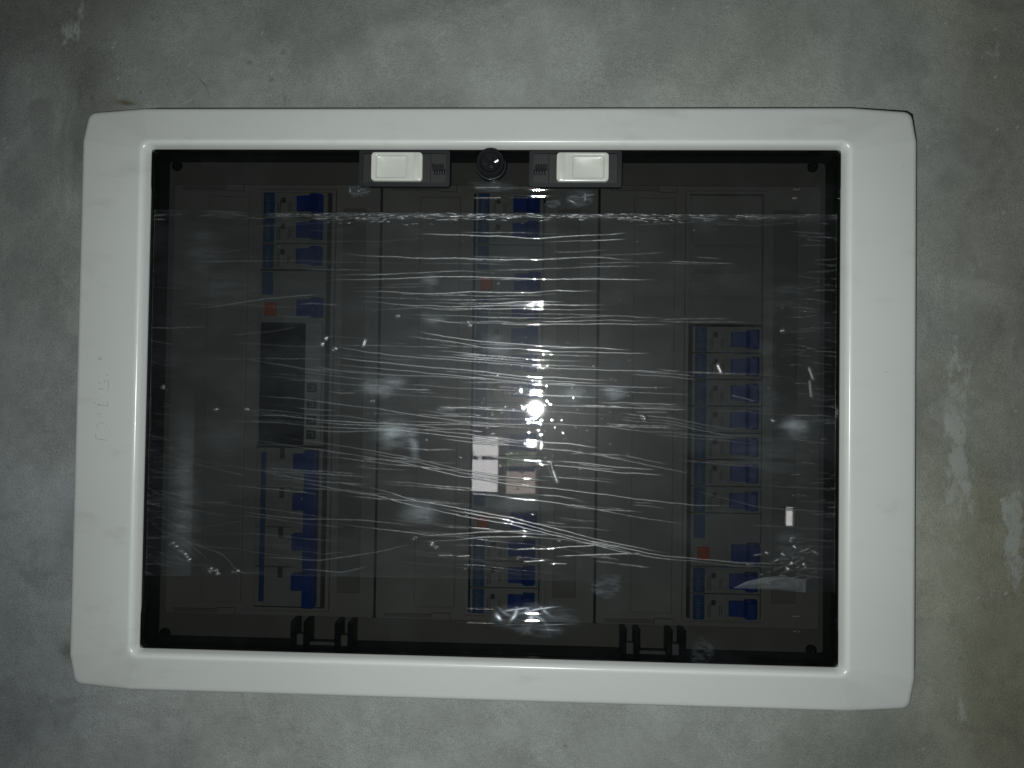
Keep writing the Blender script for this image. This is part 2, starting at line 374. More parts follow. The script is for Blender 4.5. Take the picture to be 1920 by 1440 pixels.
    # hairline cracks: thin dark lines scratched in the plaster
    def crack(pts, wdt):
        P = []
        for (a, b), (c, d) in zip(pts[:-1], pts[1:]):
            n = max(2, int(math.hypot(c - a, d - b) / 6))
            P += [(a + (c - a) * i / n, b + (d - b) * i / n) for i in range(n)]
        P.append(pts[-1]); bm = bmesh.new(); prev = None
        for i, (a, b) in enumerate(P):
            x, z = at(a + random.uniform(-1, 1), b + random.uniform(-.7, .7), 0); q = wdt * (.5 + random.random()) * math.sin(math.pi * (i + .6) / (len(P) + .2))
            ix = min(max(int((x - xs[0]) / step), 0), len(xs) - 1); iz = min(max(int((z - zs[0]) / step), 0), len(zs) - 1)
            y = float(Y[iz, ix]) - .00025
            c = [bm.verts.new((x - q * .6, y, z - q)), bm.verts.new((x + q * .6, y - .0001, z + q))]
            if prev: bm.faces.new((prev[0], c[0], c[1], prev[1]))
            prev = c
        return bm_mesh(bm, 'crack')
    cm = plastic('crack_shadow', (.10, .10, .09), .8, .3, 600, 0)
    lm = plastic('trowel_ridge_cement', (.34, .35, .34), .7, .3, 600, 0)
    obj('hairline_crack', crack([(352, 128), (372, 145), (387, 163), (391, 180), (392, 200)], .00016), cm, w)
    obj('hairline_crack', crack([(530, 165), (533, 198)], .00012), cm, w)
    obj('trowel_ridge', crack([(325, 199), (352, 188), (374, 172), (386, 162)], .0002), lm, w)
    obj('trowel_ridge', crack([(735, 150), (770, 138), (800, 100), (820, 82), (850, 75)], .00016), lm, w)
    obj('trowel_ridge', crack([(930, 1372), (1090, 1380), (1200, 1382)], .00014), lm, w)
    return w
build_wall()

# ------------------------------------------------------------------ distribution board
board = empty('distribution_board', (0, 0, 0))
tag(board, 'white framed electrical distribution board with smoked clear door set in cement wall', 'electrical panel')

def build_frame():
    nA = 9
    def outline(ex, ez, cxx, czz, mx, mz, r):
        """closed outline: straight long edges, corners pulled in; 4 * (nA + 2) points, corner samples kept in step with the inner ring"""
        pts = []
        for sx, sz in ((1, 1), (-1, 1), (-1, -1), (1, -1)):
            a = (sx * ex, sz * mz); b = (sx * cxx, sz * czz); c = (sx * mx, sz * ez)
            def toward(p, q, d):
                L = math.hypot(q[0] - p[0], q[1] - p[1]); return (p[0] + (q[0] - p[0]) * d / L, p[1] + (q[1] - p[1]) * d / L)
            p0, p2 = toward(b, a, r), toward(b, c, r)
            arc = []
            for k in range(nA - 2):
                t = k / (nA - 3); arc.append(((1 - t) ** 2 * p0[0] + 2 * t * (1 - t) * b[0] + t * t * p2[0], (1 - t) ** 2 * p0[1] + 2 * t * (1 - t) * b[1] + t * t * p2[1]))
            seq = [a] + arc + [c]
            if sx * sz < 0: seq = seq[::-1]
            pts += seq
        return pts
    def inner(hx, hz, r):
        pts = []
        for sx, sz, a0 in ((1, 1, 0), (-1, 1, 90), (-1, -1, 180), (1, -1, 270)):
            for k in range(nA):
                a = math.radians(a0 + 90 * k / (nA - 1))
                pts.append((sx * (hx - r) + r * math.cos(a), sz * (hz - r) + r * math.sin(a)))
        return pts
    O = lambda d: outline(.2662 - d, .1875 - d, .2640 - d, .1855 - d, .2255, .1655, .0052)
    def hgt(p, h, hc):
        """rim height: lower at the corners"""
        q = min(1, max(0, (abs(p[0]) - .2255) / .036)) * min(1, max(0, (abs(p[1]) - .1655) / .019))
        e = max(0, (abs(p[0]) - .2255) / .036) if abs(p[1]) > .1655 and abs(p[0]) > .2255 else 0
        return -(h + (hc - h) * min(1, math.sqrt(max(q, 0)))) 
    R = []
    for d, h, hc in ((0, -.004, -.004), (0, .0098, .0078), (.0003, .0111, .0091), (.0010, .0121, .0101), (.0020, .0128, .0108), (.0035, .0132, .0112)):
        R.append([(x, hgt((x, z), h, hc), z) for x, z in O(d)])
    I0 = inner(.2238, .1640, .0062)
    yr = -.0205
    # a support ring close to the ridge so that the broad face stays plane
    R.append([(a[0] + (b[0] - a[0]) * .94, a[1] + (yr - a[1]) * .94, a[2] + (b[1] - a[2]) * .94) for a, b in zip(R[-1], I0)])
    for hx, hz, r, y in ((.2238, .1640, .0062, yr), (.2228, .1632, .0058, yr - .00012), (.2219, .1624, .0055, yr + .00012), (.2211, .1617, .0051, yr + .0008),
                         (.2203, .1610, .0048, yr + .0019), (.2197, .1605, .0044, yr + .0032), (.2193, .1602, .0041, yr + .0045), (.2189, .1599, .0039, yr + .0054), (.2186, .1597, .0037, yr + .0066), (.2186, .1597, .0037, yr + .0077), (.2208, .1612, .0050, yr + .0083), (.2210, .1614, .0050, .012)):
        R.append([(x, y, z) for x, z in inner(hx, hz, r)])
    bm = bmesh.new(); V = [[bm.verts.new(p) for p in r] for r in R]; n = len(V[0])
    spokes = set()
    for c in range(4): spokes |= {c * nA, c * nA + nA - 1}
    for j, (a, b) in enumerate(zip(V[:-1], V[1:])):
        for i in range(n):
            f = bm.faces.new((a[i], a[(i + 1) % n], b[(i + 1) % n], b[i])); f.smooth = True
    bmesh.ops.recalc_face_normals(bm, faces=bm.faces)
    for j in (1, 2, 3, 4, 5, 6):
        for i in spokes:
            e = bm.edges.get((V[j][i], V[j + 1][i]))
            if e: e.smooth = False
    for f in bm.faces:          # outward normals face the room
        pass
    me = bpy.data.meshes.new('frame'); bm.to_mesh(me); bm.free()
    return obj('frame', me, M['frame'], board)
frame = build_frame()
def shadow_strip():  # added black strip that draws the frame's shadow line above and to the right
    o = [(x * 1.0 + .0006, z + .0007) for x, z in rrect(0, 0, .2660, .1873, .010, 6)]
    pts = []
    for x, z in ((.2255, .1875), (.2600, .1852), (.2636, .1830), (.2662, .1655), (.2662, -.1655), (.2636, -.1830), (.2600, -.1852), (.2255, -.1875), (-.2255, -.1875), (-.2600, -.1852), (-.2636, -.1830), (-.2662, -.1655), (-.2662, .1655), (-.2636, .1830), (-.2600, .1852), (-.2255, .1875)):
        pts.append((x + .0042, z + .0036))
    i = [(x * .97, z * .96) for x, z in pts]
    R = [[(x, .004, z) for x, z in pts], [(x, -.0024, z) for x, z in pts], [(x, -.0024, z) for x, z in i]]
    obj('shadow_strip', rings_mesh(R, False, False, False), M['black'], board)
shadow_strip()
def face_y(x, z):
    """height of the frame's left or right face at x"""
    t = (.2627 - abs(x)) / (.2627 - .2238); return -.0132 - t * .0073

# pencilled letters on the left side of the frame (read upwards) and two small specks
def pencil():
    bm = bmesh.new()
    S = [[(330, 1122), (392, 1130), (450, 1138)], [(330, 1118), (328, 1065)], [(345, 1012), (350, 972)], [(362, 955), (425, 962)], [(455, 1000), (458, 965)], [(349, 895), (347, 864), (392, 862)],
         [(388, 878), (392, 900)], [(345, 792), (362, 770), (410, 776), (462, 784), (468, 735)], [(350, 712), (364, 720)], [(318, 735), (326, 752)], [(405, 692), (411, 697)], [(345, 760), (375, 772)],
         [(358, 603), (388, 606), (416, 608)], [(356, 545), (388, 552)], [(362, 530), (358, 548)], [(420, 546), (428, 526), (446, 520)], [(470, 515), (476, 560), (475, 596)], [(455, 616), (484, 622)],
         [(345, 300), (372, 298), (398, 302)], [(362, 264), (370, 290)], [(380, 282), (398, 280)], [(446, 458), (470, 462)], [(474, 360), (481, 372)], [(345, 384), (350, 392)], [(320, 96), (329, 80)]]
    for s in S:
        heavy = random.uniform(.6, 1.1)
        for (a, b), (c, d) in zip(s[:-1], s[1:]):
            n = max(1, int(math.hypot(c - a, d - b) / 14)); prev = None
            for i in range(n + 1):
                t = i / n; X = 120 + (a + (c - a) * t + random.uniform(-1.5, 1.5)) / 5.54; Y = 620 + (b + (d - b) * t + random.uniform(-1.5, 1.5)) / 5.54
                x, z = at(X, Y, -.016); y = face_y(x, z) - .00012; q = .00022 * heavy * random.uniform(.5, 1.2)
                L = math.hypot(c - a, d - b); nx, nz = (d - b) / L, (c - a) / L
                v = [bm.verts.new((x - nx * q, face_y(x - nx * q, z) - .00012, z - nz * q)), bm.verts.new((x + nx * q, face_y(x + nx * q, z) - .00012, z + nz * q))]
                if prev: bm.faces.new((prev[0], v[0], v[1], prev[1]))
                prev = v
    o = obj('pencil_writing', bm_mesh(bm, 'pencil'), M['pencil'], board)
    o['label'] = 'faint worn pencil letters written up the left side of the frame'
    for px, py, w, h in ((1661, 698, .0010, .0003), (1695, 310, .0006, .0005)):
        bm = bmesh.new(); x, z = at(px, py, -.016)
        vv = []
        for k in range(7):
            a = 2 * math.pi * k / 7; q = random.uniform(.5, 1.1); xx = x + w * q * math.cos(a); vv.append(bm.verts.new((xx, face_y(xx, z) - .00015, z + h * q * math.sin(a))))
        bm.faces.new(vv); obj('dirt_speck', bm_mesh(bm, 'speck'), M['pencil'], board)
pencil()

# back box and inner tray
def back_box():
    bm = bmesh.new(); t = .002
    box_bm(bm, -.238, .238, .090, .092, -.162, .162)
    box_bm(bm, -.240, -.238, .006, .092, -.162, .162); box_bm(bm, .238, .240, .006, .092, -.162, .162)
    box_bm(bm, -.240, .240, .006, .092, .162, .164); box_bm(bm, -.240, .240, .006, .092, -.164, -.162)
    return obj('back_box', bm_mesh(bm, 'back_box'), M['tray'], board)
back_box()
obj('inner_tray', ring_plate(-.2365, .2365, -.1615, .1615, -.2165, .2165, -.1455, .1455, .017, .030, .003), M['tray'], board)
for px, py in ((332, 311), (1524, 313), (309, 1187), (1521, 1219)):
    x, z = at(px, py, .016)
    s = obj('screw', lathe([(.0001, .0172), (.0034, .0172), (.0036, .0158), (.0030, .0150), (.0012, .0147), (.0001, .0152)], x, z, 18), M['black'], board)
obj('door_rim', ring_plate(-.2183, .2183, -.1594, .1594, -.2152, .2152, -.1566, .1566, -.0100, .0030, .0035), M['black'], board)

# cover plates with cut-outs, lips and label holders
ROWX = (-.1310, .0120, .1540)
PLX = ((-.2160, -.0752), (-.0738, .0705), (.0719, .2160))
for k, ((x0, x1), rc) in enumerate(zip(PLX, ROWX)):
    hx0, hx1, hz0, hz1 = rc - .0242, rc + .0242, -.1385, .1385
    cp = obj('cover_plate', ring_plate(x0, x1, -.1448, .1448, hx0, hx1, hz0, hz1, .0125, .030, .002), M['plate'], board)
    obj('cutout_lip', ring_plate(hx0 - .0022, hx1 + .0022, hz0 - .0022, hz1 + .0022, hx0 + .0002, hx1 - .0002, hz0 + .0002, hz1 - .0002, .0095, .0122, .001), M['plate'], cp)
    a, b = rc + .0315, min(rc + .0465, x1 - .004)
    obj('label_holder', box(a, b, .0105, .0122, -.128, .128, bev=.0005), M['tray'], cp)
    a, b = max(rc - .0600, x0 + .004), rc - .0330
    obj('raised_panel', box(a, b, .0100, .0122, -.136, .136, bev=.0008), M['plate'], cp)
    for zz in (.1418, -.1418):
        obj('snap_tab', box((x0 + x1) / 2 - .034, (x0 + x1) / 2 - .022, .0095, .0122, zz - .0022, zz + .0022, bev=.0005), M['plate'], cp)
        obj('edge_rail', box(x0 + .006, x0 + .046, .0108, .0122, zz - .0011, zz + .0011, bev=.0003), M['tray'], cp)
# DIN rails behind the devices
for rc in ROWX:
    obj('mounting_rail', box(rc - .0175, rc + .0175, .072, .079, -.145, .145, bev=.0006), M['steel'], board)
# blanking plate over the five empty places at the top of the right row
bp = obj('blanking_plate', box(ROWX[2] - .0238, ROWX[2] + .0238, .0105, .0135, .0530, .1380, bev=.0006), M['plate'], board)
for k in range(5):
    obj('blank_rib', box(ROWX[2] - .0226, ROWX[2] + .0226, .0088, .0103, .0545 + k * .0167, .0545 + k * .0167 + .0156, bev=.0005), M['plate'], bp)

# smoked door pane with a raised middle
def build_pane():
    prof = [(.1592, -.0152), (.1380, -.0152)]
    for k in range(15):
        t = k / 14; s = t * t * (3 - 2 * t); prof.append((.1375 - .010 * t, -.0152 + .0022 * s))
    prof += [(.1272, -.0130), (.1262, -.0130), (-.1278, -.0130), (-.1288, -.0130)]
    for k in range(15):
        t = k / 14; s = t * t * (3 - 2 * t); prof.append((-.1290 - .010 * t, -.0130 - .0022 * s))
    prof += [(-.1395, -.0152), (-.1592, -.0152)]
    th = .0024; bm = bmesh.new(); hx = .2181
    F = [[bm.verts.new((sx * hx, y, z)) for z, y in prof] for sx in (-1, 1)]
    B = [[bm.verts.new((sx * hx, y + th, z)) for z, y in prof] for sx in (-1, 1)]
    n = len(prof)
    for i in range(n - 1):
        for A in (F, B):
            f = bm.faces.new((A[0][i], A[1][i], A[1][i + 1], A[0][i + 1])); f.smooth = True
        for s in (0, 1): bm.faces.new((F[s][i], F[s][i + 1], B[s][i + 1], B[s][i]))
    for i in (0, n - 1): bm.faces.new((F[0][i], F[1][i], B[1][i], B[0][i]))
    bmesh.ops.recalc_face_normals(bm, faces=bm.faces)
    me = bpy.data.meshes.new('door'); bm.to_mesh(me); bm.free(); me.set_sharp_from_angle(angle=math.radians(40))
    return obj('door', me, M['pane'], board)
door = build_pane(); door['label'] = 'smoked transparent plastic door pane'

# sliding latches
def latch(cx, cz, mir):
    """cx, cz: middle of the white slider; mir = 1 when the spring is on the right"""
    L = empty('latch', (0, 0, 0)); L.parent = board
    m = mir; hx, hz = .0163, .0091
    def xx(a, b): return (cx + min(m * a, m * b), cx + max(m * a, m * b))
    a, b = xx(-.0245, .0335)
    obj('latch_housing', ring_plate(a, b, cz - .0122, cz + .0108, a + .0026, b - .0026, cz - .0097, cz + .0090, -.0164, -.0120, .0012), M['black'], L)
    a, b = xx(-.0220, .0212); obj('latch_base', box(a, b, -.0157, -.0125, cz - .0098, cz + .0090, bev=.0003), M['seat'], L)
    a, b = xx(.0212, .0310); obj('spring_seat', box(a, b, -.0156, -.0125, cz - .0098, cz + .0090, bev=.0002), M['seat'], L)
    # slider body with its finger pocket
    def rr(hx, hz, r, dx=0, dz=0): return rrect(cx + m * dx, cz + dz, hx, hz, r, 5)
    def ry(p, y): return [(x, y, z) for x, z in p]
    R = [ry(rr(hx, hz, .0022), -.0158), ry(rr(hx, hz, .0022), -.0178), ry(rr(hx - .0002, hz - .0002, .0021), -.0183), ry(rr(hx - .0007, hz - .0007, .0018), -.0185),
         ry(rr(.0102, .0076, .0016, -.0036), -.0185), ry(rr(.0099, .0073, .0015, -.0036), -.0183), ry(rr(.0094, .0069, .0014, -.0034), -.0166), ry(rr(.0080, .0062, .0016, -.0030), -.0160)]
    obj('slider', rings_mesh(R, True, True, True, 35), M['latch'], L)
    R = [ry(rr(.0022, hz - .0004, .0010, hx - .0036), -.0184), ry(rr(.0022, hz - .0004, .0010, hx - .0036), -.0188), ry(rr(.0019, hz - .0007, .0008, hx - .0036), -.0190)]
    obj('slider_step', rings_mesh(R, False, True, True, 35), M['latch'], L)
    P = []
    for k in range(5 * 12 + 1):
        t = k / 60; an = 2 * math.pi * 5 * t
        P.append((cx + m * (.0222 + .0080 * t), -.0163 + .0007 * math.cos(an), cz - .0012 + .0032 * math.sin(an)))
    obj('spring', tube(P, .00042, 6), M['black'], L)
    return L
latch(-.0587, .1477, 1); latch(.0583, .1477, -1)

# quarter-turn knob
def knob(cx, cz):
    K = empty('knob', (0, 0, 0)); K.parent = board
    obj('knob_base', lathe([(.0001, -.011), (.0094, -.011), (.0096, -.0150), (.0092, -.0162), (.0001, -.0162)], cx, cz), M['black'], K)
    obj('knob_cap', lathe([(.0001, -.0160), (.0088, -.0160), (.0088, -.0225), (.0085, -.0238), (.0078, -.0244), (.0070, -.0243), (.0062, -.0236), (.0055, -.0222), (.0001, -.0218)], cx, cz), M['knob'], K)
    bm = bmesh.new()
    for k in range(3):
        a = math.radians(20 + 60 * k)
        r = bmesh.ops.create_cube(bm, size=1)
        for v in r['verts']:
            p = Vector((v.co.x * .0098, v.co.y * .0022, v.co.z * .0013))
            v.co = Vector((cx + p.x * math.cos(a) - p.z * math.sin(a), -.0228 + p.y, cz + p.x * math.sin(a) + p.z * math.cos(a)))
    bmesh.ops.bevel(bm, geom=list(bm.edges), offset=.0004, segments=2, affect='EDGES')
    obj('knob_cross', bm_mesh(bm, 'cross'), M['knob'], K)
    obj('knob_dimple', lathe([(.0026, -.0215), (.0026, -.0242), (.0021, -.0247), (.0014, -.0244), (.0001, -.0236)], cx, cz, 24), M['knob'], K)
knob(.0008, .1492)

# hinges at the lower edge of the door
for x0 in (-.1235, .0862):
    H = empty('hinge', (0, 0, 0)); H.parent = board
    for dx in (.0000, .0084, .0285, .0368):
        obj('hinge_leaf', box(x0 + dx, x0 + dx + .0034, -.0100, .0030, -.1600, -.1415, bev=.0006), M['black'], H)
    for dx in (.0034, .0319):
        obj('hinge_pin', box(x0 + dx + .0002, x0 + dx + .0048, -.0085, -.0045, -.1590, -.1500, bev=.0008), M['tray'], H)
    obj('hinge_bar', box(x0 + .0120, x0 + .0283, -.0080, -.0055, -.1572, -.1548, bev=.0005), M['tray'], H)

# ------------------------------------------------------------------ devices on the rails
PITCH = .01722
YN = .0045                       # front of the device noses
def body_mesh(h):
    g = .0002
    return prism([(-.0222, 0), (.0222, 0), (.0222, .026), (.040, .028), (.040, .068), (-.040, .068), (-.040, .028), (-.0222, .026)], -h / 2 + g, h / 2 - g, .0004)
def toggle_mesh(h, dx=0):
    bm = bmesh.new()
    def pr(poly, z0, z1):
        lo = [bm.verts.new((x + dx, y, z0)) for x, y in poly]; hi = [bm.verts.new((x + dx, y, z1)) for x, y in poly]
        fs = [bm.faces.new(lo), bm.faces.new(hi[::-1])]; n = len(poly)
        for i in range(n): fs.append(bm.faces.new((lo[i], lo[(i + 1) % n], hi[(i + 1) % n], hi[i])))
        es = list({e for f in fs for e in f.edges}); bmesh.ops.recalc_face_normals(bm, faces=fs)
        bmesh.ops.bevel(bm, geom=es, offset=.0003, segments=2, affect='EDGES')
    pr([(.0020, .001), (.0024, -.0030), (.0110, -.0042), (.0125, -.0078), (.0165, -.0095), (.0172, -.0080), (.0172, .001)], -h / 2, h / 2)
    pr([(.0118, .001), (.0124, -.0050), (.0150, -.0060), (.0196, -.0034), (.0200, .001)], -h / 2 - .0012, h / 2 + .0012)
    return bm_mesh(bm, 'toggle')
def print_mesh(seed):
    R = random.Random(seed); bm = bmesh.new(); z = -.0066
    while z < .0060:
        h = R.uniform(.0006, .0013); box_bm(bm, -.0186, -.0186 + R.uniform(.0016, .0034), -.00085, -.0004, z, z + h * .6); z += h + R.uniform(.0003, .0010)
    return bm_mesh(bm, 'print')
def rating_mesh(seed):
    R = random.Random(seed); bm = bmesh.new()
    for x in (-.0112, -.0098, -.0040, -.0026):
        z = R.uniform(-.0070, -.0040)
        while z < R.uniform(-.001, .004): h = R.uniform(.0005, .0014); box_bm(bm, x, x + .0007, -.0003, .0003, z, z + h); z += h + .0006
    return bm_mesh(bm, 'rating')
ME = {'print': print_mesh(3), 'rating': rating_mesh(4), 'body1': body_mesh(PITCH), 'body2': body_mesh(PITCH * 2), 'tog1': toggle_mesh(.0098), 'tog2': toggle_mesh(.0106, .0012),
      'label': box(-.0206, -.0132, -.0006, .0004, -.0079, .0079, bev=.0002), 'label2': box(-.0206, -.0132, -.0006, .0004, -.0075, .0075, bev=.0002),
      'win': box(-.0088, -.0060, -.0004, .0004, .0012, .0046, bev=.0002), 'line': box(-.0002, .0002, -.0003, .0004, -.0070, .0070), 'well': box(.0014, .0212, -.0005, .0003, -.0070, .0070, bev=.0002),
      'btn': box(-.0180, -.0106, -.0030, .0004, -.0042, .0042, bev=.0006)}
for k, m in (('print', 'print'), ('rating', 'mark'), ('body1', 'breaker'), ('body2', 'breaker'), ('tog1', 'blue'), ('tog2', 'blue'), ('label', 'label'), ('label2', 'label'), ('win', 'mark'), ('line', 'tray'), ('well', 'breaker'), ('btn', 'red')):
    ME[k].materials.append(M[m])
def single(rc, z, label, group):
    e = empty('circuit_breaker', (rc, YN, z)); tag(e, label, 'circuit breaker', group)
    obj('body', ME['body1'], None, e); obj('label_strip', ME['label'], None, e); obj('indicator_window', ME['win'], None, e)
    obj('toggle_well', ME['well'], None, e); obj('seam_line', ME['line'], None, e); obj('label_print', ME['print'], None, e); obj('rating_print', ME['rating'], None, e)
    t = obj('toggle', ME['tog1'], None, e); t.location.z = random.uniform(-.0003, .0003); t.location.x = random.uniform(-.0002, .0002)
def residual(rc, z, label, group):
    """two-module breaker with a red test button; z is the middle of the pair"""
    e = empty('residual_current_breaker', (rc, YN, z)); tag(e, label, 'circuit breaker', group)
    obj('body', ME['body2'], None, e); obj('label_strip', ME['label2'], None, e, (0, 0, PITCH / 2)); obj('test_button', ME['btn'], None, e, (0, 0, -PITCH / 2))
    obj('toggle_well', ME['well'], None, e, (.001, 0, -PITCH / 2)); obj('toggle', ME['tog2'], None, e, (0, 0, -PITCH / 2 + .001))
    obj('seam_line', ME['line'], None, e, (0, 0, -PITCH / 2))
ORD = ['first', 'second', 'third', 'fourth', 'fifth', 'sixth', 'seventh', 'eighth', 'ninth', 'tenth']
ZT = .1289                       # middle of the top module of a full row
# left row
for k in range(3):
    single(ROWX[0], ZT - k * PITCH, f'grey breaker with blue toggle, {ORD[k]} from the top in the left row', 'single breakers in the left row')
residual(ROWX[0], ZT - 3.5 * PITCH - .0008, 'double breaker with red button above the black device in the left row', 'breakers with red test buttons')
# centre row
n = 0
for k in (0, 1, 4, 5, 6, 7, 8, 9, 10, 13, 14, 15):
    where = (f'{ORD[k]} from the top in the middle row' if k < 2 else f'{ORD[k - 4]} below the upper red button in the middle row' if k < 11
             else f'{ORD[k - 13]} below the lower red button in the middle row')
    single(ROWX[1], ZT - k * PITCH + (.0002 if k > 10 else 0), 'grey breaker with blue toggle, ' + where, 'single breakers in the middle row')
residual(ROWX[1], ZT - 2.5 * PITCH, 'double breaker with the upper red button in the middle row', 'breakers with red test buttons')
residual(ROWX[1], ZT - 11.5 * PITCH, 'double breaker with the lower red button in the middle row', 'breakers with red test buttons')
# right row
ZR = .0425
for k in (0, 1, 2, 3, 4, 5, 6, 9, 10):
    where = f'{ORD[k]} from the top in the right row' if k < 7 else f'{ORD[k - 9]} below the red button in the right row'
    single(ROWX[2], ZR - k * PITCH, 'grey breaker with blue toggle, ' + where, 'single breakers in the right row')
residual(ROWX[2], ZR - 7.5 * PITCH, 'double breaker with red button in the right row', 'breakers with red test buttons')
# black fronted protection device in the left row
def protector():
    z1, z0 = .0510, -.0308
    e = empty('voltage_protector', (ROWX[0], YN, (z0 + z1) / 2)); tag(e, 'tall black fronted protection device with grey button strip in the left row', 'relay')
    h = (z1 - z0)
    obj('body', prism([(-.0222, 0), (.0222, 0), (.0222, .026), (.040, .028), (.040, .068), (-.040, .068), (-.040, .028), (-.0222, .026)], -h / 2, h / 2, .0004), M['breaker'], e)
    obj('black_front', box(-.0200, .0096, -.0030, .0004, -h / 2 + .0008, h / 2 - .0008, bev=.0006), M['knob'], e)
    st = obj('button_strip', box(.0098, .0206, -.0022, .0004, -h / 2 + .0008, h / 2 - .0008, bev=.0004), M['strip'], e)
    for py, m in ((727, 'mark'), (758, 'mark'), (788, 'mark'), (815, 'green')):
        x, z = at(585, py, 0); zz = z - (z0 + z1) / 2
        b = obj('button', box(.0118, .0182, -.0036, -.0020, zz - .0030, zz + .0030, bev=.0006), M[m], st)
        bm = bmesh.new(); box_bm(bm, .0158, .0166, -.0039, -.0034, zz - .0017, zz + .0017); box_bm(bm, .0136, .0157, -.0039, -.0034, zz + .0009, zz + .0015)
        if m == 'mark': box_bm(bm, .0136, .0157, -.0039, -.0034, zz - .0015, zz - .0009)
        obj('button_symbol', bm_mesh(bm, 'symbol'), M['breaker'], st)
protector()
def main_breaker():
    z1, z0 = -.0322, -.1362; h = z1 - z0; zc = (z0 + z1) / 2; pp = h / 4
    e = empty('main_breaker', (ROWX[0], YN, zc)); tag(e, 'wide four pole main breaker with joined blue toggle at the foot of the left row', 'circuit breaker')
    obj('body', prism([(-.0222, 0), (.0222, 0), (.0222, .026), (.040, .028), (.040, .068), (-.040, .068), (-.040, .028), (-.0222, .026)], -h / 2, h / 2, .0004), M['breaker'], e)
    obj('label_strip', box(-.0186, -.0152, -.0005, .0004, -h / 2 + .003, h / 2 - .003, bev=.0002), M['label'], e)
    hb = obj('toggle', box(.0122, .0200, -.0080, .001, -h / 2 + .001, h / 2 - .001, bev=.0006), M['blue'], e)
    for k in range(4):
        z = h / 2 - pp * (k + .5) + .004
        obj('toggle_lever', box(.0040, .0130, -.0050, .001, z - .0055, z + .0055, bev=.0005), M['blue'], hb)
        obj('indicator_window', box(-.0062, -.0030, -.0005, .0004, z + .0020, z + .0090, bev=.0002), M['mark'], e)
        if k: obj('pole_seam', box(-.0215, .0030, -.0003, .0004, h / 2 - pp * k - .0003, h / 2 - pp * k + .0003), M['mark'], e)
main_breaker()

